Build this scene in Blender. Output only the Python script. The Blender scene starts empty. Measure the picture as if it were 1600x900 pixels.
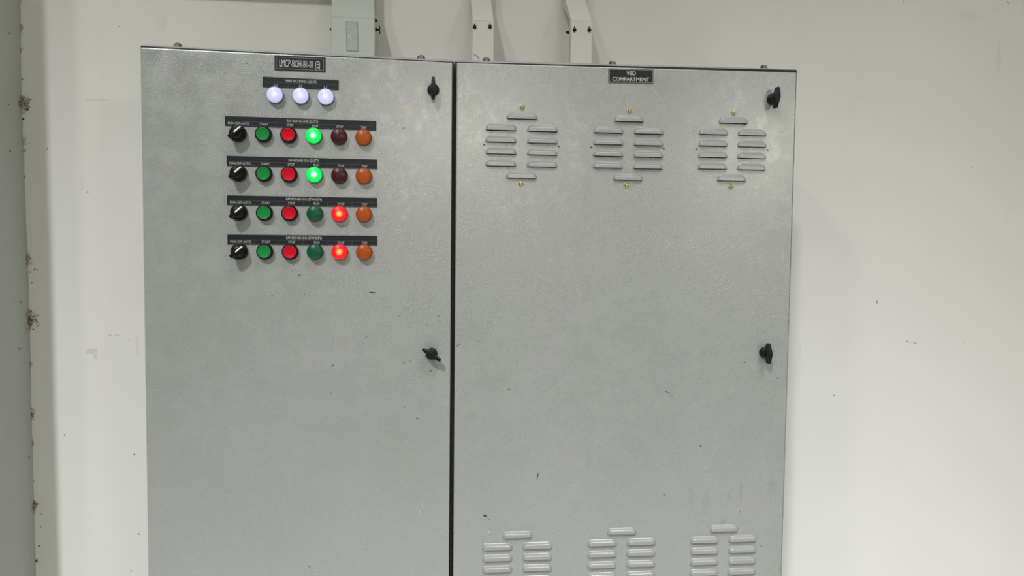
import bpy, bmesh, math, random
from mathutils import Vector, Matrix, noise
random.seed(4)
S = bpy.context.scene
COL = S.collection

# ------------------------------------------------------------------ camera
F = 1200.0; YAW, PITCH, ROLL = 0.10846442, -0.05464723, 0.01101357
CAM = Vector((0.0, -1.45, 1.6))
def _axes():
    cy, sy, cp, sp = math.cos(YAW), math.sin(YAW), math.cos(PITCH), math.sin(PITCH)
    fw = Vector((sy*cp, cy*cp, sp)); rt = Vector((cy, -sy, 0)); up = rt.cross(fw)
    cr, sr = math.cos(ROLL), math.sin(ROLL)
    return rt*cr+up*sr, up*cr-rt*sr, fw
RT, UP, FW = _axes()
cam = bpy.data.objects.new('camera', bpy.data.cameras.new('camera')); COL.objects.link(cam)
cam.data.sensor_width = 36; cam.data.lens = F/1600*36; cam.data.clip_start = 0.02
M = Matrix((RT, UP, -FW)).transposed().to_4x4(); M.translation = CAM
cam.matrix_world = M
S.camera = cam
def P(px, py, y=0.0):
    """point of the photograph's ray on the real plane Y = y"""
    d = RT*(px-800) - UP*(py-450) + FW*F
    return CAM + d*((y-CAM.y)/d.y)

# ------------------------------------------------------------------ light and exposure
S.view_settings.view_transform = 'Standard'; S.view_settings.look = 'None'
S.view_settings.gamma = 1; S.view_settings.use_curve_mapping = False
S.view_settings.exposure = 0.0
w = bpy.data.worlds.new('world'); S.world = w; w.use_nodes = True
w.node_tree.nodes['Background'].inputs[0].default_value = (0.9, 0.95, 1, 1)
w.node_tree.nodes['Background'].inputs[1].default_value = 0.05
def area(name, loc, target, sx, sy, power, col, spread=180):
    l = bpy.data.lights.new(name, 'AREA'); l.shape = 'RECTANGLE'; l.size = sx; l.size_y = sy
    l.energy = power; l.color = col; l.spread = math.radians(spread)
    o = bpy.data.objects.new(name, l); COL.objects.link(o); o.location = loc
    o.rotation_euler = (Vector(target)-Vector(loc)).to_track_quat('-Z', 'Y').to_euler()
    return o
WARM = (1.0, 0.98, 0.80); NEUTRAL = (0.985, 0.985, 1.03); PALE = (1.0, 0.985, 0.85)
area('ceiling_lamp_side', (-2.7, -3.6, 5.25), (-0.1, 0, 1.6), 0.38, 0.3, 31, WARM)
area('ceiling_lamp_far', (0.35, -8.0, 3.0), (0.2, 0, 1.6), 1.7, 0.3, 42, PALE)
area('ceiling_lamp_far_right', (4.0, -7.6, 2.8), (0.6, 0, 1.6), 0.9, 0.3, 36, PALE)
def spot(name, loc, target, power, col, size, blend, rad):
    l = bpy.data.lights.new(name, 'SPOT'); l.energy = power; l.color = col
    l.spot_size = math.radians(size); l.spot_blend = blend; l.shadow_soft_size = rad
    o = bpy.data.objects.new(name, l); COL.objects.link(o); o.location = loc
    o.rotation_euler = (Vector(target)-Vector(loc)).to_track_quat('-Z', 'Y').to_euler()
spot('ceiling_lamp_near', (-2.0, -5.0, 5.95), (-0.6, -1.25, 0.0), 1600, NEUTRAL, 54, 1.0, 0.19)
spot('fill_spot_right', (1.25, -2.6, 4.9), (1.15, -0.8, 0), 800, NEUTRAL, 57, 1.0, 0.9)  # added fill lamp that brightens the lower wall and doors

# ------------------------------------------------------------------ materials
def new_mat(name):
    m = bpy.data.materials.new(name); m.use_nodes = True
    return m, m.node_tree, m.node_tree.nodes['Principled BSDF']
def lin(c):
    return tuple((v/255/12.92 if v/255 <= .04045 else ((v/255+.055)/1.055)**2.4) for v in c)+(1,)
def mat(name, rgb, rough=.5, metal=0, spec=.5, coat=0, bump=0, bscale=300):
    m, t, b = new_mat(name)
    b.inputs['Base Color'].default_value = lin(rgb); b.inputs['Roughness'].default_value = rough
    b.inputs['Metallic'].default_value = metal; b.inputs['Specular IOR Level'].default_value = spec
    b.inputs['Coat Weight'].default_value = coat
    n = t.nodes.new('ShaderNodeTexNoise'); n.inputs['Scale'].default_value = bscale
    g = t.nodes.new('ShaderNodeTexCoord'); t.links.new(g.outputs['Object'], n.inputs['Vector'])
    bp = t.nodes.new('ShaderNodeBump'); bp.inputs['Strength'].default_value = max(bump, .02)
    bp.inputs['Distance'].default_value = .001
    t.links.new(n.outputs['Fac'], bp.inputs['Height']); t.links.new(bp.outputs['Normal'], b.inputs['Normal'])
    return m
def geo_pos(t):
    g = t.nodes.new('ShaderNodeNewGeometry'); return g.outputs['Position']
def noise_tex(t, vec, scale, detail=3, rough=.5, stretch=None):
    n = t.nodes.new('ShaderNodeTexNoise'); n.inputs['Scale'].default_value = scale
    n.inputs['Detail'].default_value = detail; n.inputs['Roughness'].default_value = rough
    if stretch:
        mp = t.nodes.new('ShaderNodeMapping'); mp.inputs['Scale'].default_value = stretch
        t.links.new(vec, mp.inputs['Vector']); vec = mp.outputs['Vector']
    t.links.new(vec, n.inputs['Vector']); return n.outputs['Fac']
def ramp(t, fac, a, b, ca=(0, 0, 0, 1), cb=(1, 1, 1, 1)):
    r = t.nodes.new('ShaderNodeMapRange'); r.interpolation_type = 'SMOOTHSTEP'
    r.inputs['From Min'].default_value = a; r.inputs['From Max'].default_value = b
    r.inputs['To Min'].default_value = ca[0]; r.inputs['To Max'].default_value = cb[0]
    t.links.new(fac, r.inputs['Value']); return r.outputs['Result']
def math_n(t, op, a, b):
    n = t.nodes.new('ShaderNodeMath'); n.operation = op
    for i, v in enumerate((a, b)):
        if isinstance(v, (int, float)): n.inputs[i].default_value = v
        else: t.links.new(v, n.inputs[i])
    return n.outputs[0]
def mix_c(t, fac, a, b, mode='MIX'):
    n = t.nodes.new('ShaderNodeMix'); n.data_type = 'RGBA'; n.blend_type = mode
    for k, v in ((0, fac), (6, a), (7, b)):
        if isinstance(v, (int, float, tuple)): n.inputs[k].default_value = v
        else: t.links.new(v, n.inputs[k])
    return n.outputs[2]
def blotches(t, pos, items):
    """sum of soft irregular spots; items = (point, rx, rz, strength)"""
    warp = noise_tex(t, pos, 90, 3)
    total = None
    for p, rx, rz, s in items:
        sub = t.nodes.new('ShaderNodeVectorMath'); sub.operation = 'SUBTRACT'
        t.links.new(pos, sub.inputs[0]); sub.inputs[1].default_value = p
        mul = t.nodes.new('ShaderNodeVectorMath'); mul.operation = 'MULTIPLY'
        t.links.new(sub.outputs[0], mul.inputs[0]); mul.inputs[1].default_value = (1/rx, 1/rx, 1/rz)
        ln = t.nodes.new('ShaderNodeVectorMath'); ln.operation = 'LENGTH'
        t.links.new(mul.outputs[0], ln.inputs[0])
        d = math_n(t, 'ADD', ln.outputs['Value'], math_n(t, 'MULTIPLY', math_n(t, 'SUBTRACT', warp, .5), 2.2))
        v = math_n(t, 'MULTIPLY', ramp(t, d, 1.0, .25), s)
        total = v if total is None else math_n(t, 'MAXIMUM', total, v)
    return total

WALL_Y = 0.40
def wall_mat(name, rgb, stains=(), smudges=()):
    m, t, b = new_mat(name); pos = geo_pos(t)
    n1 = noise_tex(t, pos, 2.2, 4); n2 = noise_tex(t, pos, 14, 5, .6, (1, 1, .35))
    c = mix_c(t, ramp(t, n1, .3, .7), lin(rgb), lin(tuple(v-4 for v in rgb)))
    c = mix_c(t, math_n(t, 'MULTIPLY', ramp(t, n2, .58, .78), .25), c, lin((rgb[0]-16, rgb[1]-15, rgb[2]-16)))
    if smudges:
        c = mix_c(t, blotches(t, pos, smudges), c, lin((140, 128, 100)))
    if stains:
        k = blotches(t, pos, stains)
        br = mix_c(t, ramp(t, noise_tex(t, pos, 260, 3), .42, .6), lin((92, 76, 58)), lin((176, 160, 140)))
        c = mix_c(t, k, c, br)
    t.links.new(c, b.inputs['Base Color'])
    b.inputs['Roughness'].default_value = .62; b.inputs['Specular IOR Level'].default_value = .3
    bp = t.nodes.new('ShaderNodeBump'); bp.inputs['Strength'].default_value = .25; bp.inputs['Distance'].default_value = .004
    h = math_n(t, 'ADD', noise_tex(t, pos, 9, 3), math_n(t, 'MULTIPLY', noise_tex(t, pos, 160, 2), .06))
    t.links.new(h, bp.inputs['Height']); t.links.new(bp.outputs['Normal'], b.inputs['Normal'])
    return m
def door_mat(name, rgb, smudges=(), light=(), patches=()):
    m, t, b = new_mat(name); pos = geo_pos(t)
    n1 = noise_tex(t, pos, 3.0, 4, .55)
    c = mix_c(t, ramp(t, n1, .3, .7), lin(rgb), lin((rgb[0]-5, rgb[1]-3, rgb[2]-5)))
    n2 = noise_tex(t, pos, 38, 6, .68, (1, 1, .7))
    if light:  # lighter scuffs and painted lamp glare
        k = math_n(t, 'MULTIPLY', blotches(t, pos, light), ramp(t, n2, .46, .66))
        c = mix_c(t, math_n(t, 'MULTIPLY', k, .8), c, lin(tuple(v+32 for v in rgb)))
    if smudges: c = mix_c(t, blotches(t, pos, smudges), c, lin(tuple(v-38 for v in rgb)))
    if patches: c = mix_c(t, blotches(t, pos, patches), c, lin((176, 168, 138)))
    t.links.new(c, b.inputs['Base Color'])
    r = ramp(t, noise_tex(t, pos, 22, 5, .6), .35, .68, (.20,), (.38,))
    t.links.new(r, b.inputs['Roughness'])
    b.inputs['Specular IOR Level'].default_value = 1.0
    b.inputs['Coat Weight'].default_value = .9; b.inputs['Coat Roughness'].default_value = .24
    bp = t.nodes.new('ShaderNodeBump'); bp.inputs['Strength'].default_value = .38; bp.inputs['Distance'].default_value = .0012
    h = math_n(t, 'ADD', noise_tex(t, pos, 330, 2, .6, (1, 1, 1.4)), math_n(t, 'MULTIPLY', noise_tex(t, pos, 14, 2), .7))
    t.links.new(h, bp.inputs['Height']); t.links.new(bp.outputs['Normal'], b.inputs['Normal'])
    return m
def lens_mat(name, rgb, emit=None, hot=None, strength=0, hotstrength=0):
    m, t, b = new_mat(name)
    b.inputs['Base Color'].default_value = lin(rgb); b.inputs['Roughness'].default_value = .3
    b.inputs['Coat Weight'].default_value = .1; b.inputs['Specular IOR Level'].default_value = .35; b.inputs['Coat Roughness'].default_value = .15
    g = t.nodes.new('ShaderNodeTexCoord'); ln = t.nodes.new('ShaderNodeVectorMath'); ln.operation = 'MULTIPLY'
    ln.inputs[1].default_value = (1, 0, 1); t.links.new(g.outputs['Object'], ln.inputs[0])
    l2 = t.nodes.new('ShaderNodeVectorMath'); l2.operation = 'LENGTH'; t.links.new(ln.outputs[0], l2.inputs[0])
    rad = l2.outputs['Value']
    # fine concentric fresnel rings moulded in the lens
    wv = math_n(t, 'SINE', math_n(t, 'MULTIPLY', rad, 4200), 0)
    bp = t.nodes.new('ShaderNodeBump'); bp.inputs['Strength'].default_value = .15; bp.inputs['Distance'].default_value = .0004
    t.links.new(wv, bp.inputs['Height']); t.links.new(bp.outputs['Normal'], b.inputs['Normal'])
    if emit:
        core = ramp(t, rad, .0085, .001)          # the lit diode behind the lens
        t.links.new(mix_c(t, core, lin(emit), lin(hot)), b.inputs['Emission Color'])
        t.links.new(math_n(t, 'ADD', strength, math_n(t, 'MULTIPLY', core, hotstrength)), b.inputs['Emission Strength'])
    return m

GREY = (150, 152, 150)
MT = {}
MT['body'] = mat('grey_powder_coat_body', GREY, .4, bump=.2)
MT['vent_paint'] = mat('grey_louvre_paint', GREY, .27, spec=.8, bump=.05, bscale=120)
MT['black'] = mat('black_plastic', (13, 13, 17), .38, spec=.3, bump=.1)
MT['handle'] = mat('black_handle_plastic', (10, 14, 18), .4, spec=.3, bump=.1)
MT['rubber'] = mat('black_rubber_gasket', (14, 14, 16), .6)
MT['dark'] = mat('dark_opening', (12, 12, 12), .8)
MT['chip'] = mat('exposed_dark_chip', (52, 52, 46), .7)
MT['chip_white'] = mat('white_scuff', (215, 215, 210), .7)
MT['sign'] = mat('black_engraved_laminate', (20, 24, 28), .4, spec=.35, bump=.05)
MT['sign_border'] = mat('engraved_border', (120, 122, 118), .5)
MT['sign_rule'] = mat('engraved_rule', (74, 78, 82), .5)
MT['engrave'] = mat('engraved_letters', (190, 192, 186), .5)
MT['white'] = mat('white_pointer', (238, 238, 232), .4)
MT['brass'] = mat('yellow_zinc_screw', (214, 204, 164), .35, metal=.6)
MT['steel'] = mat('dull_steel', (120, 116, 104), .4, metal=.8)
MT['trunk_grey'] = mat('grey_trunking_paint', (192, 198, 193), .4, bump=.1)
MT['trunk_cream'] = mat('cream_trunking_paint', (212, 212, 204), .42, bump=.1)
MT['tape'] = mat('clear_tape', (182, 188, 182), .12, bump=.9, bscale=240)
MT['lens_green_off'] = lens_mat('green_lens_unlit', (0, 78, 50))
MT['lens_red_off'] = lens_mat('dark_red_lens_unlit', (62, 6, 20))
MT['lens_amber'] = lens_mat('amber_lens_unlit', (160, 70, 0))
MT['lens_green_on'] = lens_mat('green_lens_lit', (0, 190, 70), (0, 226, 84), (190, 255, 235), .75, 1.0)
MT['lens_red_on'] = lens_mat('red_lens_lit', (210, 10, 20), (240, 8, 26), (255, 190, 90), .7, .8)
MT['lens_white_on'] = lens_mat('white_lens_lit', (170, 170, 200), (205, 205, 250), (255, 240, 255), .52, .12)
MT['button_green'] = mat('green_button', (24, 128, 58), .45, spec=.12)
MT['button_red'] = mat('red_button', (196, 10, 34), .45, spec=.12)
MT['button_ring_green'] = mat('green_button_rim', (80, 128, 92), .35)
MT['button_ring_red'] = mat('red_button_rim', (168, 74, 80), .35)
MT['concrete'] = mat('pale_floor_paint', (206, 206, 202), .5, bump=.2, bscale=20)
MT['ceil'] = mat('ceiling_paint', (200, 200, 192), .7, bump=.2, bscale=20)

# ------------------------------------------------------------------ mesh builder
class MB:
    def __init__(self): self.v = []; self.f = []; self.m = []; self.s = []
    def add(self, vs, fs, mi=0, smooth=False):
        o = len(self.v); self.v += [tuple(v) for v in vs]
        for f in fs: self.f.append(tuple(i+o for i in f)); self.m.append(mi); self.s.append(smooth)
    def box(self, a, b, mi=0):
        (x0, y0, z0), (x1, y1, z1) = a, b
        vs = [(x, y, z) for x in (x0, x1) for y in (y0, y1) for z in (z0, z1)]
        self.add(vs, [(0, 1, 3, 2), (4, 6, 7, 5), (0, 4, 5, 1), (2, 3, 7, 6), (0, 2, 6, 4), (1, 5, 7, 3)], mi)
    def lathe(self, prof, n=40, c=(0, 0, 0), mi=0, smooth=True, cap=True):
        """profile of (radius, outwards distance) turned round an axis that points out of the door (-Y)"""
        vs = []; fs = []
        for r, h in prof:
            for k in range(n):
                a = 2*math.pi*k/n; vs.append((c[0]+r*math.cos(a), c[1]-h, c[2]+r*math.sin(a)))
        for i in range(len(prof)-1):
            for k in range(n):
                k2 = (k+1) % n; fs.append((i*n+k, i*n+k2, (i+1)*n+k2, (i+1)*n+k))
        if cap: fs.append(tuple((len(prof)-1)*n+k for k in range(n)))
        self.add(vs, fs, mi, smooth)
    def prism_xz(self, pts, y0, y1, mi=0):
        """outline in x,z taken from y0 (back) to y1 (front)"""
        n = len(pts); vs = [(x, y0, z) for x, z in pts]+[(x, y1, z) for x, z in pts]
        fs = [tuple(range(n)), tuple(range(2*n-1, n-1, -1))]
        fs += [(i, (i+1) % n, n+(i+1) % n, n+i) for i in range(n)]
        self.add(vs, fs, mi)
    def prism_yz(self, pts, x0, x1, mi=0):
        n = len(pts); vs = [(x0, y, z) for y, z in pts]+[(x1, y, z) for y, z in pts]
        fs = [tuple(range(n)), tuple(range(2*n-1, n-1, -1))]
        fs += [(i, (i+1) % n, n+(i+1) % n, n+i) for i in range(n)]
        self.add(vs, fs, mi)
    def text(self, s, cx, cz, width, height, y, mi=0, bold=0.0):
        cu = bpy.data.curves.new('t', 'FONT'); cu.body = s; cu.size = 1; cu.resolution_u = 3
        cu.offset = bold
        ob = bpy.data.objects.new('t', cu); COL.objects.link(ob)
        bpy.context.view_layer.update()
        me = bpy.data.meshes.new_from_object(ob.evaluated_get(bpy.context.evaluated_depsgraph_get()))
        xs = [v.co.x for v in me.vertices]; ys = [v.co.y for v in me.vertices]
        x0, x1 = min(xs), max(xs); y0, y1 = 0.0, .73
        vs = [(cx+((v.co.x-x0)/(x1-x0)-.5)*width, y, cz+((v.co.y-y0)/(y1-y0)-.5)*height) for v in me.vertices]
        self.add(vs, [tuple(p.vertices) for p in me.polygons], mi)
        bpy.data.objects.remove(ob); bpy.data.curves.remove(cu); bpy.data.meshes.remove(me)
    def mesh(self, name, mats, bevel=0, seg=2, merge=False):
        me = bpy.data.meshes.new(name); me.from_pydata(self.v, [], self.f)
        for m in mats: me.materials.append(MT[m] if isinstance(m, str) else m)
        for p, mi, s in zip(me.polygons, self.m, self.s): p.material_index = mi; p.use_smooth = s
        bm = bmesh.new(); bm.from_mesh(me)
        if merge: bmesh.ops.remove_doubles(bm, verts=bm.verts, dist=1e-6)
        bmesh.ops.recalc_face_normals(bm, faces=bm.faces)
        if bevel:
            es = [e for e in bm.edges if len(e.link_faces) == 2 and e.calc_face_angle(0) > .6]
            bmesh.ops.bevel(bm, geom=es, offset=bevel, segments=seg, affect='EDGES', profile=.5, clamp_overlap=True)
        bm.to_mesh(me); bm.free(); me.update()
        return me
def link(name, me, parent=None, loc=(0, 0, 0), rot=(0, 0, 0), label=None):
    o = bpy.data.objects.new(name, me); COL.objects.link(o); o.location = loc; o.rotation_euler = rot
    if parent: o.parent = parent
    if label: o['label'] = label
    return o
def tag(o, label, cat, group=None):
    o['label'] = label; o['category'] = cat
    if group: o['group'] = group
    return o
def structure(o): o['kind'] = 'structure'; return o

def join_faces(me, mb):
    bm = bmesh.new(); bm.from_mesh(me)
    vs = [bm.verts.new(v) for v in mb.v]
    for f, mi in zip(mb.f, mb.m):
        q = bm.faces.new([vs[i] for i in f]); q.material_index = mi
    bm.to_mesh(me); bm.free(); me.update()
# ------------------------------------------------------------------ the room
X0, X1, Y0, ZC = -5.0, 4.5, -9.0, 6.3
corner_pts = [P(30, 0, WALL_Y), P(34, 120, WALL_Y), P(38, 240, WALL_Y), P(43, 400, WALL_Y), P(46, 520, WALL_Y), P(52, 740, WALL_Y), P(57, 900, WALL_Y)]
def corner_x(z):
    c = sorted(corner_pts, key=lambda p: p.z)
    if z <= c[0].z: return c[0].x
    if z >= c[-1].z: return c[-1].x
    for a, b in zip(c, c[1:]):
        if a.z <= z <= b.z: return a.x+(b.x-a.x)*(z-a.z)/(b.z-a.z)
Wp = lambda x, y: tuple(P(x, y, WALL_Y))
stains = [(Wp(35, 163), 0.0208, 0.0263, 0.95), (Wp(32, 45), 0.0078, 0.0125, 0.70), (Wp(32, 78), 0.0065, 0.0088, 0.80), (Wp(30, 3), 0.0065, 0.0075, 0.80),
          (Wp(36, 219), 0.0104, 0.0175, 0.45), (Wp(38, 235), 0.0052, 0.0050, 0.80), (Wp(38, 277), 0.0052, 0.0063, 0.70), (Wp(39, 361), 0.0052, 0.0050, 0.70),
          (Wp(41, 405), 0.0130, 0.0225, 0.90), (Wp(45, 500), 0.0208, 0.0325, 0.95), (Wp(45, 569), 0.0104, 0.0150, 0.80), (Wp(48, 648), 0.0117, 0.0187, 0.90),
          (Wp(50, 692), 0.0065, 0.0112, 0.80), (Wp(53, 790), 0.0130, 0.0225, 0.90), (Wp(52, 752), 0.0039, 0.0037, 0.70), (Wp(56, 876), 0.0065, 0.0075, 0.80),
          (Wp(37, 330), 0.0039, 0.0050, 0.60), (Wp(44, 468), 0.0039, 0.0050, 0.70)]
smudges = [(Wp(143, 549), .016, .009, .30), (Wp(149, 556), .006, .012, .28), (Wp(180, 524), .012, .003, .25), (Wp(150, 156), .05, .0025, .22),
           (Wp(1425, 535), .016, .0025, .25), (Wp(1250, 548), .006, .03, .10), (Wp(215, 540), .005, .04, .12), (Wp(128, 284), .008, .02, .06),
           (Wp(1560, 90), .012, .05, .10), (Wp(1515, 25), .03, .012, .08), (Wp(255, 30), .02, .03, .06)]
MT['wall'] = wall_mat('white_wall_paint', (226, 226, 222), stains, smudges)
MT['wall_shaded'] = wall_mat('shaded_wall_paint', (196, 198, 193), stains)  # same wall paint, with the return's shade put into a darker tone

mb = MB(); mb.box((X0, WALL_Y, -.02), (X1, WALL_Y+.15, ZC+.1))
structure(link('wall_back', mb.mesh('wall_back', ['wall', 'chip'])))
# the wall return on the left: uneven plaster face that is slightly out of plumb
mb = MB(); nz, ny = 260, 6; vs = []; PD = .25
for i in range(nz+1):
    z = ZC*i/nz
    for j in range(ny+1):
        y = WALL_Y-PD*j/ny
        nn = noise.noise(Vector((0, y*3, z*4)))*.003+noise.noise(Vector((5, y*14, z*30)))*.0012
        vs.append((corner_x(z)+nn*(1 if j < ny else .6), y, z))
fs = [(i*(ny+1)+j, i*(ny+1)+j+1, (i+1)*(ny+1)+j+1, (i+1)*(ny+1)+j) for i in range(nz) for j in range(ny)]
mb.add(vs, fs, 0, True)
e0 = [i*(ny+1)+ny for i in range(nz+1)]
base = len(mb.v); mb.v += [(X0, WALL_Y-PD, ZC*i/nz) for i in range(nz+1)]
for i in range(nz):
    mb.f.append((e0[i], base+i, base+i+1, e0[i+1])); mb.m.append(0); mb.s.append(False)
mb.box((X0, WALL_Y-PD+.001, 0), (-.95, WALL_Y, ZC))
structure(link('wall_left', mb.mesh('wall_left', ['wall_shaded', 'chip'])))
mb = MB(); mb.box((X0, Y0, -.1), (X1, WALL_Y+.15, 0)); structure(link('floor', mb.mesh('floor', ['concrete'])))
mb = MB(); mb.box((X0, Y0, ZC), (X1, WALL_Y+.15, ZC+.1)); structure(link('ceiling', mb.mesh('ceiling', ['ceil'])))
mb = MB(); mb.box((X0-.1, Y0, 0), (X0, WALL_Y+.15, ZC)); structure(link('wall_far_left', mb.mesh('wall_far_left', ['wall'])))
mb = MB(); mb.box((X1, Y0, 0), (X1+.1, WALL_Y+.15, ZC)); structure(link('wall_right', mb.mesh('wall_right', ['wall'])))
mb = MB(); mb.box((X0-.1, Y0-.1, 0), (X1+.1, Y0, ZC)); structure(link('wall_front', mb.mesh('wall_front', ['wall'])))
# pin holes and flecks in the plaster
def fleck(mb, c, ln, wd, ang, y, mi=0, n=7):
    """a small irregular chip on the plane Y = y, coordinates relative"""
    pts = []
    for k in range(n):
        a = 2*math.pi*k/n; r = 1+random.uniform(-.35, .25)
        u, v = math.cos(a)*ln/2*r, math.sin(a)*wd/2*r
        pts.append((c[0]+u*math.cos(ang)-v*math.sin(ang), y, c[2]+u*math.sin(ang)+v*math.cos(ang)))
    mb.add(pts, [tuple(range(n))], mi)
mb = MB()
for x, y, l, w_, a in [(137, 300, 2, 2, 0), (186, 42, 1.6, 1.6, 0), (101, 680, 2, 1.5, 0), (210, 710, 2.4, 2, 0), (217, 834, 2.4, 2, 0), (205, 892, 2, 2, 0),
                      (1518, 262, 2, 1.6, 0), (1412, 2, 2, 2, 0), (1370, 472, 1.5, 6, 0), (1303, 618, 3.4, 1.6, 0), (1507, 535, 2, 1, 0),
                      (1417, 533, 5, .8, .05), (1430, 536, 5, .9, -.35), (172, 524, 6, .7, .1), (202, 531, 2, 1.4, 0), (74, 232, 1.5, 4, .3),
                      (51, 495, 2, 2.4, 0), (57, 500, 2.5, 2, 0), (59, 493, 2, 2, 0), (58, 509, 2, 2, 0), (52, 515, 3, 2, .5), (49, 486, 2, 2, 0),
                      (54, 421, 2, 2, 0), (58, 422, 2, 2, 0), (47, 425, 2, 2, 0), (50, 442, 2.4, 2.4, 0), (43, 172, 4, 2.4, .2), (44, 161, 2.4, 1.6, 0),
                      (36, 186, 4, 3, 0), (46, 224, 1.8, 2, 0), (35, 124, 3, 2, 0), (61, 853, 2.4, 3, .6), (56, 877, 5, 2.4, .6), (65, 803, 5, 1, -.8), (64, 823, 2, 1.6, 0),
                      (1337, 425, 1.6, 1.6, 0), (1100, 92, 1.2, 1.2, 0), (50, 855, 3, 3, 0), (1575, 4, 7, 1, -.7)]:
    c = P(x, y, WALL_Y); k = 1.85/1200; fleck(mb, c, l*k, w_*k, a, WALL_Y-.0004)
mb.m = [1]*len(mb.m); join_faces(bpy.data.objects['wall_back'].data, mb)
mb = MB()
for x, y in [(15, 52), (13, 163), (16, 236), (33, 472), (31, 545), (45, 715)]:
    d = RT*(x-800)-UP*(y-450)+FW*F; z0 = P(x, y, WALL_Y-.06).z; xx = corner_x(z0)+.0004+.003
    tt = (xx-CAM.x)/d.x; q = CAM+d*tt
    mb.add([(xx, q.y+.004*math.cos(a), q.z+.0016*math.sin(a)) for a in (0, 1, 2.1, 3.1, 4.2, 5.2)], [tuple(range(6))])
mb.m = [1]*len(mb.m); join_faces(bpy.data.objects['wall_left'].data, mb)

# ------------------------------------------------------------------ shared small parts
def louver_vent_mesh():
    """ten pressed louvres: one above, four pairs, one below"""
    mb = MB(); W, H, D = .0598, .0124, .0062; PT = .0221; CX = .0392
    def one(cx, zb):
        nu, nv = 30, 14; vs = []
        for j in range(nv+1):
            v = j/nv
            rr = .0118
            zz = 1-v                                    # 1 at the top, 0 at the mouth
            q = max(0.0, (zz*H-(H-rr))/rr) if zz*H > H-rr else 0
            hw = W/2-rr*(1-math.sqrt(max(0, 1-q*q)))
            for i in range(nu+1):
                s = -1+2*i/nu; x = cx+hw*s
                e = min(1, (1-abs(s))*hw/.0062)
                edge = math.sin(e*math.pi/2)
                q3 = min(1, max(0, (v-.05)/.50)); prof = .90*q3*q3*(3-2*q3)+.10*v
                vs.append((x, -D*prof*edge, zb+H*zz))
        n = nu+1
        mb.add(vs, [(j*n+i, j*n+i+1, (j+1)*n+i+1, (j+1)*n+i) for j in range(nv) for i in range(nu)], 0, True)
        # the dark mouth under the lip
        hw = W/2; k = 14
        vs = [(cx-hw+2*hw*i/k, 0, zb) for i in range(k+1)]
        vs += [(cx-hw+2*hw*i/k, -D*math.sin(min(1, (1-abs(-1+2*i/k))*hw/.0062)*math.pi/2)+.0002, zb) for i in range(k+1)]
        mb.add(vs, [(i, i+1, k+2+i, k+1+i) for i in range(k)], 1)
        mb.add([(cx-hw+.002, -.0003, zb), (cx+hw-.002, -.0003, zb), (cx+hw-.004, -.0003, zb-.0012), (cx-hw+.004, -.0003, zb-.0012)], [(0, 1, 2, 3)], 1)
    for r in range(6):
        zb = (2.5-r)*PT
        for c in ((0,) if r in (0, 5) else (-CX, CX)): one(c, zb)
    me = mb.mesh('louvred_vent', ['vent_paint', 'dark'])
    return me
def knob_mesh():
    mb = MB()                     # quarter-turn handle: flange, boss, raised tapered wing
    mb.lathe([(.0112, 0), (.0112, .0035), (.0104, .0050), (.0100, .0125), (.0088, .0150)], 36)
    zs = [-.0200, -.0188, -.012, -.006, 0, .006, .012, .0190, .0203]; ws = [.0026, .0032, .0036, .0050, .0062, .0050, .0037, .0030, .0022]
    hs = [.0225, .0245, .026, .027, .0275, .027, .026, .0245, .0225]
    back = [.014, .013, .011, .009, .008, .009, .011, .013, .014]
    vs = []
    for z, w_, h, b in zip(zs, ws, hs, back):
        vs += [(-w_, -b, z), (-w_*.78, -h, z), (w_*.78, -h, z), (w_, -b, z)]
    fs = [(4*i+j, 4*i+(j+1) % 4, 4*i+4+(j+1) % 4, 4*i+4+j) for i in range(8) for j in range(4)]+[(0, 1, 2, 3), (35, 34, 33, 32)]
    mb.add(vs, fs, 0)
    return mb.mesh('door_handle', ['handle'], bevel=.0007)
def screw_mesh():
    mb = MB()
    mb.lathe([(.0057, 0), (.0057, .0012), (.0052, .0018), (.0043, .0018), (.0041, .0004)], 28, mi=0)
    mb.lathe([(.0040, .0006)], 20, mi=1, smooth=False)
    mb.lathe([(.0030, .0006), (.0030, .0036), (.0024, .0044), (.0013, .0046)], 20, mi=0)
    mb.lathe([(.0012, .0047)], 12, mi=1, smooth=False)
    return mb.mesh('screw', ['brass', 'dark'])
def pilot_mesh(mat_name, white=False):
    R = .0145; mb = MB()
    mb.lathe([(.0147, 0), (.0149, .003), (.0149, .0085), (.0143, .0095)], 44, mi=0)
    prof = [(.0141, .0085), (.0141, .0120)]
    for k in range(1, 10):
        a = k/10*math.pi/2; prof.append((.0141*math.cos(a)**.8, .0120+.0042*math.sin(a)))
    mb.lathe(prof, 44, mi=1)
    return mb.mesh('pilot_light', ['lens_rim_'+mat_name, 'lens_'+mat_name])
for nm, c in (('green_off', (10, 60, 44)), ('red_off', (46, 14, 22)), ('amber', (120, 58, 20)), ('green_on', (10, 110, 50)), ('red_on', (130, 16, 28)), ('white_on', (96, 98, 128))):
    MT['lens_rim_'+nm] = mat('lens_collar_'+nm, c, .4)
def button_mesh(c):
    mb = MB()
    mb.lathe([(.0146, 0), (.0150, .002), (.0150, .0075), (.0142, .0100), (.0128, .0110), (.0122, .0095)], 44, mi=0)
    mb.lathe([(.0118, .008), (.0118, .0128), (.0112, .0136)], 40, mi=2, cap=False)
    mb.lathe([(.0112, .0136), (.0104, .0137), (.0098, .0131), (.0060, .0126), (.002, .0124)], 40, mi=1)
    return mb.mesh('push_button', ['black', 'button_'+c, 'button_ring_'+c])
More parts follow.
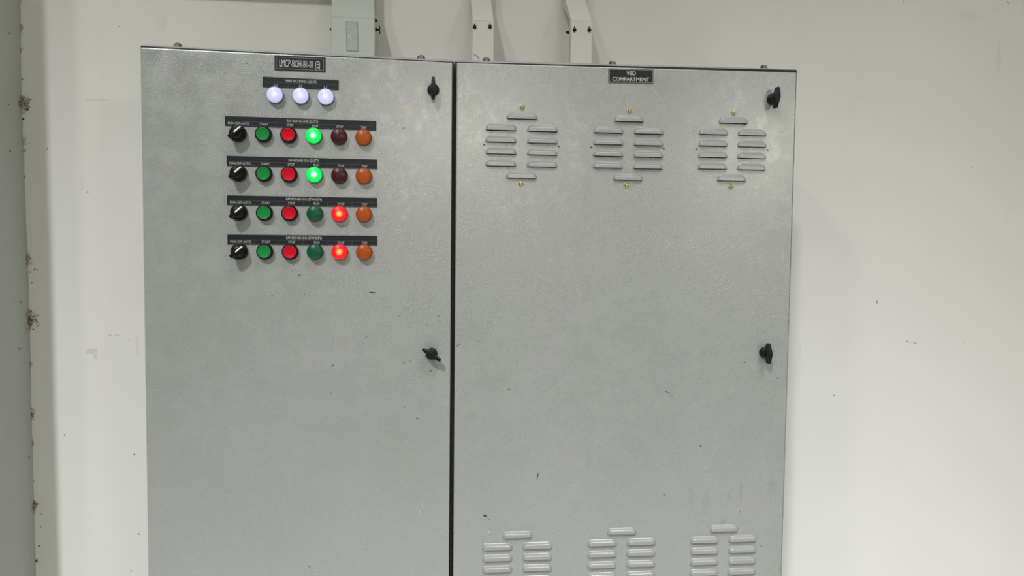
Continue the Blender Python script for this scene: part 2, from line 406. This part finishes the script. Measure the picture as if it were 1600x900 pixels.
def selector_mesh():
    mb = MB()
    mb.lathe([(.0146, 0), (.0152, .002), (.0152, .0075), (.0144, .0100), (.0120, .0112), (.0112, .0100)], 44, mi=0)
    mb.lathe([(.0112, .009), (.0110, .0190), (.0100, .0205)], 40, mi=0)
    # grip: tapered ridge, pointer end up (local +Z), tail down
    zs = [-.0150, -.0140, -.009, 0, .008, .0125, .0138]; ws = [.0030, .0036, .0042, .0046, .0040, .0030, .0022]
    hs = [.0275, .0300, .0312, .0318, .0316, .0302, .0275]; bk = [.015]*7
    vs = []
    for z, w_, h, b in zip(zs, ws, hs, bk): vs += [(-w_, -b, z), (-w_*.8, -h, z), (w_*.8, -h, z), (w_, -b, z)]
    fs = [(4*i+j, 4*i+(j+1) % 4, 4*i+4+(j+1) % 4, 4*i+4+j) for i in range(6) for j in range(4)]+[(0, 1, 2, 3), (27, 26, 25, 24)]
    mb.add(vs, fs, 0)
    mb.add([(-.0013, -.0320, -.001), (.0013, -.0320, -.001), (.0013, -.0318, .008), (-.0013, -.0318, .008)], [(0, 1, 2, 3)], 1)
    mb.add([(-.0013, -.0318, .008), (.0013, -.0318, .008), (.0012, -.0305, .0128), (-.0012, -.0305, .0128)], [(0, 1, 2, 3)], 1)
    mb.add([(-.0012, -.0305, .0128), (.0012, -.0305, .0128), (.0010, -.0275, .0142), (-.0010, -.0275, .0142)], [(0, 1, 2, 3)], 1)
    return mb.mesh('selector_switch', ['black', 'white'])
def sign(name, parent, off, q, label, border=None, rule=None, texts=(), bold=0.0, ticks=()):
    """q: the plate's four corners in the photograph, tl tr br bl; texts: (string, fx, fy, fw, fh)"""
    c = [P(x, y, -.0015) for x, y in q]
    ctr = sum(c, Vector())/4; W = ((c[1]-c[0]).length+(c[2]-c[3]).length)/2; H = ((c[3]-c[0]).length+(c[2]-c[1]).length)/2
    ax = (c[1]-c[0]+c[2]-c[3]); ang = math.atan2(ax.z, ax.x)
    mb = MB(); T = .0016
    mb.box((-W/2, -T, -H/2), (W/2, 0, H/2), 0)
    def strip(x0, z0, x1, z1, mi, y=-T-.00015): mb.add([(x0, y, z0), (x1, y, z0), (x1, y, z1), (x0, y, z1)], [(0, 1, 2, 3)], mi)
    if border:
        ins, th = border
        a, b = W/2-ins, H/2-ins
        strip(-a, b-th, a, b, 1); strip(-a, -b, a, -b+th, 1); strip(-a, -b+th, -a+th, b-th, 1); strip(a-th, -b+th, a, b-th, 1)
    if rule: strip(-W/2*.97, H/2-H*rule, W/2*.97, H/2-H*rule+.0005, 2); strip(-W/2*.97, -H/2+.0012, W/2*.97, -H/2+.0016, 2)
    for fx in ticks: strip(-W/2+W*fx, -H/2+.0016, -W/2+W*fx+.0004, H/2-H*rule, 2)
    for s, fx, fy, fw, fh in texts:
        mb.text(s, -W/2+W*fx, H/2-H*fy, W*fw, H*fh, -T-.0003, 3, bold)
    me = mb.mesh(name, ['sign', 'sign_border', 'sign_rule', 'engrave'])
    return link(name, me, parent, (ctr.x-off.x, 0-off.y, ctr.z-off.z), (0, -ang, 0), label)

# ------------------------------------------------------------------ cabinets
TH = .020
Pz = lambda x, y: (P(x, y).x, P(x, y).z)
chips_l = [(468, 430, 6, 1.6, -.15), (458, 414, 3.4, 1.2, 0), (582, 457, 11, 2.0, -.08), (425, 462, 1.2, 4, 0), (477, 460, 2, 1.4, 0), (572, 526, 3, 1, -.4),
           (568, 537, 2.6, 1.4, 0), (520, 571, 3.4, 1.6, -.2), (518, 615, 2, 1.2, 0), (667, 508, 3, .9, 0), (631, 567, 3, 1.2, 0), (641, 564, 4, .7, 0),
           (673, 579, 4, 1.8, -.8), (652, 654, 4, 1.2, -.1), (633, 636, 2, 1, 0), (590, 689, 2, 1.6, 0), (483, 885, 4, 1.4, -.6), (630, 200, 6, .8, -.05),
           (618, 190, 4, .7, 0), (386, 99, 2, 1.5, 0), (623, 494, 3, .8, 0), (685, 494, 3, 1, .2), (411, 111, 1.6, 1.6, 0)]
chips_r = [(716, 539, 8, 1.0, .75), (767, 504, 2.4, 1, -.6), (748, 533, 3, .8, -.2), (795, 608, 5, 1.2, 0), (859, 525, 3, .7, 0), (832, 510, 2.4, .7, 0),
           (1041, 612, 5, 1.4, -1.0), (1045, 614, 4, 1.2, -.8), (1050, 618, 3, .7, -.5), (1163.5, 566, 3.4, 1.3, -.2), (1094.5, 697, 3.4, 1.8, -.4), (1037.5, 773, 3.6, 1.8, -.8),
           (1215, 591, 2.4, 1.2, 0), (1156, 799, 2, 1.4, 0), (758, 806, 7, 3.2, -.5), (764, 811, 6, .9, -.7), (840, 744, 2, 10, -.2), (1190, 853, 2.6, 1.6, -.6),
           (1187, 745, 1.6, 1.2, 0), (1218, 889, 2, 1.6, 0), (792, 831, 1.6, 1.4, 0), (945.5, 108, 1.6, 1.4, 0)]
sm_l = [(tuple(P(675, 545)), .02, .02, .12), (tuple(P(670, 138)), .022, .028, .25), (tuple(P(240, 88)), .02, .03, .18), (tuple(P(300, 110)), .06, .03, .14),
        (tuple(P(560, 105)), .03, .04, .16), (tuple(P(640, 95)), .06, .03, .16)]
sm_r = [(tuple(P(1080, 780)), .010, .035, .16), (tuple(P(1103, 782)), .012, .03, .16), (tuple(P(1157, 770)), .004, .04, .22), (tuple(P(1140, 778)), .01, .01, .15),
        (tuple(P(1205, 762)), .012, .03, .14), (tuple(P(920, 722)), .008, .03, .12), (tuple(P(1205, 153)), .028, .034, .30), (tuple(P(1198, 552)), .025, .03, .18),
        (tuple(P(1030, 130)), .05, .03, .20), (tuple(P(1225, 190)), .02, .06, .18), (tuple(P(1205, 300)), .03, .05, .12), (tuple(P(915, 280)), .015, .09, .10),
        (tuple(P(1085, 205)), .010, .02, .2), (tuple(P(1130, 815)), .006, .012, .3)]
li_l = [(tuple(P(640, 180)), .10, .09, .8), (tuple(P(600, 125)), .07, .06, .7), (tuple(P(550, 290)), .12, .06, .5), (tuple(P(640, 290)), .05, .08, .6), (tuple(P(520, 165)), .08, .03, .6)]  # lighter scuff marks, with lamp glare painted into the colour
li_r = [(tuple(P(760, 170)), .09, .11, .8), (tuple(P(1190, 240)), .06, .11, .9), (tuple(P(1150, 160)), .06, .05, .7), (tuple(P(900, 230)), .10, .09, .5), (tuple(P(820, 320)), .12, .06, .4)]  # lamp glare on this door painted as lighter, scuffed patches
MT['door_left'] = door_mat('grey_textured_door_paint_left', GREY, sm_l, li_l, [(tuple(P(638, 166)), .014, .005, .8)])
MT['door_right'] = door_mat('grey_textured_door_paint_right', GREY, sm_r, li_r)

ZB = .10
def cabinet(name, label, xl, xr, ztl, ztr, ztlb, ztrb, wallx0, wallx1, chips, dmat, smud, gap_side):
    base = Vector(((xl+xr)/2, WALL_Y/2, 0))
    root = bpy.data.objects.new(name, None); COL.objects.link(root); root.location = base
    tag(root, label, 'electrical cabinet')
    off = base
    R = lambda x, y, z: (x-off.x, y-off.y, z-off.z)
    # carcass with a rim that rises above the door
    yb = TH+.003; up = .0105; mb = MB()
    pts = [(wallx0, .0), (wallx1, .0), (wallx1, ztrb+up), (wallx0, ztlb+up)]
    mb.prism_xz([(x-off.x, z) for x, z in pts], WALL_Y-.001-off.y, yb-off.y, 0)
    me = mb.mesh('carcass', ['body'], bevel=.0035, seg=3)
    body = link('carcass', me, root)
    mb = MB(); g = .0068
    pts = [(xl-.0058, ZB+.01), (xr+.0093, ZB+.01), (xr+.0093, ztrb+g), (xl-.0058, ztlb+g)]
    if gap_side == 'r': pts[1] = (xr+.0026, ZB+.01); pts[2] = (xr+.0026, ztrb+g-.0015)
    else: pts[0] = (xl-.0026, ZB+.01); pts[3] = (xl-.0026, ztlb+g-.0015)
    mb.prism_xz([(x-off.x, z) for x, z in pts], yb-off.y, yb-.004-off.y, 0)
    link('gasket', mb.mesh('gasket', ['rubber']), root)
    # the door leaf
    mb = MB()
    mb.prism_xz([(x-off.x, z) for x, z in [(xl, ZB), (xr, ZB), (xr, ztr), (xl, ztl)]], TH-.0005-off.y, 0-off.y, 0)
    me = mb.mesh('door', [dmat, 'chip', 'chip_white'], bevel=.0022, seg=3)
    mb = MB(); k = 1.45/1200
    for x, y, l, w_, a in chips:
        c = P(x, y); fleck(mb, c-off, l*k, w_*k, a, -.0003-off.y, 1)
    for x, y, l, w_, a in smud:
        c = P(x, y); fleck(mb, c-off, l*k, w_*k, a, -.0003-off.y, 2)
    join_faces(me, mb); door = link('door', me, root)
    return root, door, off

xl0 = P(219, 73).x; xl1 = P(704.2, 500).x; xr0 = P(710.8, 500).x; xr1 = P(1245, 112).x
mid = (xl1+xr0)/2
rootL, doorL, offL = cabinet('control_cabinet', 'grey steel control cabinet with black label strips, coloured push buttons and lit pilot lamps', xl0, xl1,
    P(219, 73.5).z, P(706, 97.5).z, P(219, 73.5).z, P(706, 97.5).z, xl0-.0066, mid-.0003, chips_l, 'door_left', [(655, 800, 1, 6, 0), (660, 790, 1, 3, 0)], 'r')
rootR, doorR, offR = cabinet('control_cabinet', 'grey steel cabinet with louvred vents in its door and a VSD COMPARTMENT sign', xr0, xr1,
    P(712, 97.5).z, P(1246, 113).z, P(712, 97.5).z, P(1246, 111.2).z, mid+.0003, xr1+.0118, chips_r, 'door_right', [(764, 831, 2, 3, 0), (1103, 731, 3, .7, .3)], 'l')

def place(name, me, door, off, px, py, rot=0, label=None, y=0.0, depth=0.0):
    c = P(px, py, -depth); return link(name, me, door, (c.x-off.x, y-off.y, c.z-off.z), (0, math.radians(rot), 0), label)

# roof bolts
mb = MB()
hexp = [(.0075*math.cos(a*math.pi/3), .0075*math.sin(a*math.pi/3)) for a in range(6)]
mb.add([(x, y, 0) for x, y in hexp]+[(x, y, .0085) for x, y in hexp], [tuple(range(6)), tuple(range(11, 5, -1))]+[(i, (i+1) % 6, 6+(i+1) % 6, 6+i) for i in range(6)])
n = 16; c0 = [(.0045*math.cos(2*math.pi*k/n), .0045*math.sin(2*math.pi*k/n)) for k in range(n)]
mb.add([(x, y, .0085) for x, y in c0]+[(x, y, .0105) for x, y in c0], [tuple(range(2*n-1, n-1, -1))]+[(i, (i+1) % n, n+(i+1) % n, n+i) for i in range(n)])
bolt = mb.mesh('bolt', ['steel'], bevel=.0006)
for px, root, off, xa, za, xb, zb in ((278, rootL, offL, xl0, P(219, 73.5).z, xl1, P(706, 97.5).z), (658, rootL, offL, xl0, P(219, 73.5).z, xl1, P(706, 97.5).z),
                         (760, rootR, offR, xr0, P(712, 97.5).z, xr1, P(1246, 111.2).z), (957, rootR, offR, xr0, P(712, 97.5).z, xr1, P(1246, 111.2).z),
                         (1194, rootR, offR, xr0, P(712, 97.5).z, xr1, P(1246, 111.2).z)):
    x = P(px, 90, .045).x; zt = za+(zb-za)*(x-xa)/(xb-xa)+.0105
    link('bolt', bolt, root, (x-off.x, .045-off.y, zt-.0003))

# handles
HM = knob_mesh()
place('handle', HM, doorL, offL, 677, 141, 0); place('handle', HM, doorL, offL, 674.3, 552.5, -57)
place('handle', HM, doorR, offR, 1206.5, 155.5, 5); place('handle', HM, doorR, offR, 1194.5, 550.5, -2)
# vents, screws, screw holes
VM = louver_vent_mesh(); SM = screw_mesh()
for x, y in ((815.2, 232.3), (981.4, 235.8), (1144, 238), (808.2, 882.5), (970.8, 876), (1129.8, 871)):
    place('louvred_vent', VM, doorR, offR, x, y)
for x, y in ((816.2, 168), (814, 287), (983.8, 173), (979, 289.7), (1146, 176.3), (1141.8, 291.5)):
    place('screw', SM, doorR, offR, x, y, random.uniform(0, 90))
mb = MB(); mb.lathe([(.0016, .0004)], 14, mi=0, smooth=False); HO = mb.mesh('screw_hole', ['dark'])
for x, y in ((756.6, 226.4), (872.8, 229.2), (924.3, 230.2), (1037, 232.2), (1087.8, 233), (1199.6, 234.6)):
    place('screw_hole', HO, doorR, offR, x, y)

# control row
SEL = selector_mesh(); BG = button_mesh('green'); BR = button_mesh('red')
PM = {k: pilot_mesh(k) for k in ('green_off', 'red_off', 'amber', 'green_on', 'red_on', 'white_on')}
for x, y in ((429.0, 147.7), (469.4, 149.1), (508.7, 150.8)):
    place('pilot_light', PM['white_on'], doorL, offL, x, y, depth=.012, label='lit white pilot lamp')
rows = [([(370.9, 208.2), (410.9, 209.5), (450.5, 210.6), (489.8, 211.8), (529.3, 213), (567.8, 214.4)], 1),
        ([(371.7, 270.4), (411.8, 271.2), (451.3, 272.4), (490.8, 272.9), (529.8, 274), (568.3, 274.8)], 1),
        ([(372.5, 331.9), (412.6, 332.6), (452.1, 333.2), (491.4, 333.9), (530.1, 334.2), (568.5, 334.7)], 0),
        ([(373.3, 393), (413.1, 393.2), (452.9, 393.5), (491.8, 393.5), (530.4, 393.7), (568.8, 394)], 0)]
for pts, run in rows:
    place('selector_switch', SEL, doorL, offL, *pts[0], rot=47, depth=.009, label='black selector switch with a white pointer line')
    place('push_button', BG, doorL, offL, *pts[1], depth=.009, label='green push button in a black ring')
    place('push_button', BR, doorL, offL, *pts[2], depth=.009, label='red push button in a black ring')
    place('pilot_light', PM['green_on' if run else 'green_off'], doorL, offL, *pts[3], depth=.011, label='lit green pilot lamp' if run else 'unlit dark green pilot lamp')
    place('pilot_light', PM['red_off' if run else 'red_on'], doorL, offL, *pts[4], depth=.011, label='unlit dark red pilot lamp' if run else 'lit red pilot lamp')
    place('pilot_light', PM['amber'], doorL, offL, *pts[5], depth=.011, label='unlit amber pilot lamp')

# signs
sign('name_plate', doorL, offL, [(429, 86.2), (508.4, 89.8), (508.4, 112.6), (429.2, 109.5)], 'black name plate reading LMCP-BOH-B1-01 (E)',
     border=(.0028, .0007), texts=[('LMCP-BOH-B1-01 (E)', .495, .5, .80, .50)], bold=.0)
sign('label_strip', doorL, offL, [(410.2, 120), (529.3, 125.2), (528.8, 140.7), (410.5, 135.5)], 'short black strip reading MAIN INCOMING LIGHTS',
     rule=.52, ticks=(.34, .66), texts=[('MAIN INCOMING LIGHTS', .5, .29, .41, .27), ('L1', .175, .76, .036, .25), ('L2', .5, .76, .042, .25), ('L3', .826, .76, .042, .25)])
STR = [([(351.4, 181), (587.8, 189.2), (587.8, 204.1), (351.7, 196.3)], 'EAF-BOH-B1-01A (DUTY)', .206),
       ([(353.8, 243.4), (589.1, 249.6), (589.1, 264.2), (354.3, 258.9)], 'FAF-BOH-B1-01A (DUTY)', .202),
       ([(354.6, 305.1), (589.1, 309.2), (589.1, 323.8), (355, 320.1)], 'EAF-BOH-B1-01B (STANDBY)', .238),
       ([(355.1, 366.5), (589.1, 368.8), (589.1, 383.4), (355.6, 381.5)], 'FAF-BOH-B1-01B (STANDBY)', .238)]
for q, s, tw in STR:
    sign('label_strip', doorL, offL, q, 'long black strip reading '+s, rule=.55, ticks=(.17, .335, .5, .665, .83),
         texts=[(s, .508, .27, tw, .29), ('MAN-OFF-AUTO', .088, .72, .137, .26), ('START', .255, .72, .056, .26), ('STOP', .425, .72, .045, .26),
                ('RUN', .592, .72, .037, .26), ('STOP', .756, .72, .045, .26), ('TRIP', .915, .72, .036, .26)])
sign('name_plate', doorR, offR, [(951.2, 107), (1021.3, 108.1), (1020.9, 130.4), (950.6, 128.9)], 'black name plate reading VSD COMPARTMENT',
     border=(.0006, .0014), texts=[('VSD', .5, .31, .21, .28), ('COMPARTMENT', .495, .73, .82, .26)], bold=.012)

# ------------------------------------------------------------------ cable trunking
def roof_z(x):
    if x < mid: a, b, za, zb = xl0, xl1, P(219, 73.5).z, P(706, 97.5).z
    else: a, b, za, zb = xr0, xr1, P(712, 97.5).z, P(1246, 111.2).z
    return za+(zb-za)*(x-a)/(b-a)+.0105
def trunking(label, pxl, pxr, pyk, yF, yU, t, m, slope, group, dx):
    """vertical duct: stands on the roof, bends back to the wall above"""
    xL = P(pxl, 60, yF).x; xR = P(pxr, 60, yF).x; zk = P((pxl+pxr)/2, pyk, yF).z
    z0 = max(roof_z(xL), roof_z(xR))+.0002
    zu = zk+(yU-yF)*slope; ZT = 2.75
    off = Vector(((xL+xR)/2, yF+t/2, z0))
    root = bpy.data.objects.new('cable_trunking', None); COL.objects.link(root); root.location = off
    tag(root, label, 'cable trunking', group)
    q = lambda y, z: (y-off.y, z-off.z)
    dz = t*.35; YB = WALL_Y-.0008
    mb = MB(); mb.prism_yz([q(yF, z0), q(yF, zk), q(yF+t, zk+dz), q(yF+t, z0)], xL-off.x, xR-off.x)
    link('lower_duct', mb.mesh('lower_duct', [m], bevel=.0012), root)
    e = .0006; ring = [q(yF+.001, zk+e), q(yU, zu), q(YB, zu+.012), q(YB-.004, zu-.012), q(yF+t+.001, zk+dz+e)]; sh = [0, dx, dx, dx*.8, 0]
    mb = MB(); vs = [(x+k*1.0, y, z) for x in (xL-off.x+e, xR-off.x-e) for (y, z), k in zip(ring, sh)]
    mb.add(vs, [tuple(range(5)), (9, 8, 7, 6, 5)]+[(i, (i+1) % 5, 5+(i+1) % 5, 5+i) for i in range(5)])
    link('bend', mb.mesh('bend', [m], bevel=.0010), root)
    mb = MB(); mb.prism_yz([q(yU, zu+e), q(yU, ZT), q(YB, ZT), q(YB, zu+.012+e)], xL-off.x+dx, xR-off.x+dx)
    link('upper_duct', mb.mesh('upper_duct', [m], bevel=.0012), root)
    return root, off, xL, xR
mb = MB(); mb.lathe([(.0042, 0), (.0042, .002), (.0030, .0036)], 18, mi=0); mb.add([(x*.0016, -.0006, .0035+z*.0036) for x, z in ((-1, 0), (1, 0), (1, 1), (0, 1.5), (-1, 1))], [(0, 1, 2, 3, 4)], 1)
TS = mb.mesh('screw_dark', ['dark_screw' if 'dark_screw' in MT else 'black', 'dark'])
YF = .285; Y1 = .285
T1, o1, a1, b1 = trunking('wide grey cable trunking on the left cabinet roof, patch of clear tape on its face', 517.3, 585.5, 28, Y1, .342, .045, 'trunk_grey', 1.15, None, -.006)
T2, o2, a2, b2 = trunking('narrow pale trunking just right of the cabinets\' centre gap, pen curve near its foot', 738, 771.7, 33, YF, .360, .024, 'trunk_cream', 1.0, None, -.001)
T3, o3, a3, b3 = trunking('narrow cream trunking rising behind the roof, nearest to the VSD COMPARTMENT sign', 891.8, 925.5, 33, YF, .360, .024, 'trunk_cream', 1.0, None, -.003)
def on(root, off, name, me, px, py, y, rot=(0, 0, 0)):
    c = P(px, py, y); return link(name, me, root, (c.x-off.x, y-off.y, c.z-off.z), rot)
for px, py in ((741.6, 42.5), (765.6, 42.2)): on(T2, o2, 'screw', TS, px, py, YF)
for px, py in ((897.6, 47), (920.8, 47)): on(T3, o3, 'screw', TS, px, py, YF)
mb = MB(); mb.lathe([(.0035, 0), (.0035, .004), (.002, .007)], 14); SS = mb.mesh('side_screw', ['dark'])
link('side_screw', SS, T3, (a3-o3.x, .012, P(889, 46, YF).z-o3.z), (0, 0, -math.pi/2))
link('side_screw', SS, T1, (a1-o1.x, .012, P(514, 39, Y1).z-o1.z), (0, 0, -math.pi/2))
mb = MB(); mb.lathe([(.004, 0), (.004, .003), (.002, .0035), (.002, .009)], 14)
for s in (-1, 1): mb.prism_xz([(0, -.0015), (s*.008, -.001), (s*.008, .004), (s*.002, .002)], -.0085, -.0105)
WN = mb.mesh('wing_nut', ['dark'])
link('wing_nut', WN, T1, (b1-o1.x, .0, P(588, 42, Y1).z-o1.z), (0, math.pi/2, math.pi/2))
link('side_screw', SS, T1, (b1-o1.x-.002, -.016, P(584, 30.5, Y1).z-o1.z), (0, 0, math.pi/2))
# tape patch on the wide duct, pen curve on the narrow one
c = [P(541, 34, Y1), P(558.5, 34.5, Y1), P(559.5, 80, Y1), P(542, 79.5, Y1)]
mb = MB(); mb.prism_xz([(p.x-o1.x, p.z-o1.z) for p in c], Y1-o1.y, Y1-.0007-o1.y); tape = link('tape', mb.mesh('tape', ['tape']), T1, label='clear rectangular patch of tape')
mb = MB(); w0 = .0011
for (xa, ya), (xb, yb_) in zip(c, c[1:]+c[:1]) if False else []: pass
for i in range(4):
    p, q_ = c[i], c[(i+1) % 4]; d = (q_-p).normalized(); nrm = Vector((-d.z, 0, d.x))*w0/2
    mb.add([(v.x-o1.x, Y1-.0009-o1.y, v.z-o1.z) for v in (p-nrm, q_-nrm, q_+nrm, p+nrm)], [(0, 1, 2, 3)])
link('tape_edge', mb.mesh('tape_edge', [mat('grey_tape_edge', (128, 134, 130), .5)]), tape)
mb = MB(); pts = [P(x, y, YF-.0003) for x, y in ((740.5, 85.2), (743.5, 86.2), (745.8, 88.3), (747.8, 90.8), (749.2, 93.2))]
for p, q_ in zip(pts, pts[1:]):
    d = (q_-p).normalized(); nrm = Vector((-d.z, 0, d.x))*.0009
    mb.add([(v.x-o2.x, v.y-o2.y, v.z-o2.z) for v in (p-nrm, q_-nrm, q_+nrm, p+nrm)], [(0, 1, 2, 3)])
link('pen_mark', mb.mesh('pen_mark', ['sign_border']), T2)
# horizontal trunking along the wall above, unseen, placed for the shadow it casts below
pl = P(292, 2, WALL_Y); pr = P(514, 11, WALL_Y); xa, xb = pl.x-.020, a1-.012
off = Vector(((xa+xb)/2, WALL_Y-.03, pr.z)); UPZ = .036
mb = MB(); dpt = .045
for_pts = [(xa, pl.z+UPZ), (xb, pr.z+UPZ), (xb, pr.z+.1+UPZ), (xa, pl.z+.1+UPZ)]
mb.prism_xz([(x-off.x, z-off.z) for x, z in for_pts], WALL_Y-.0005-off.y, WALL_Y-dpt-off.y)
h = link('cable_trunking', mb.mesh('cable_trunking', ['trunk_cream'], bevel=.001)); h.location = off
tag(h, 'horizontal trunking on the wall above top left, out of view, only its shadow seen', 'cable trunking')
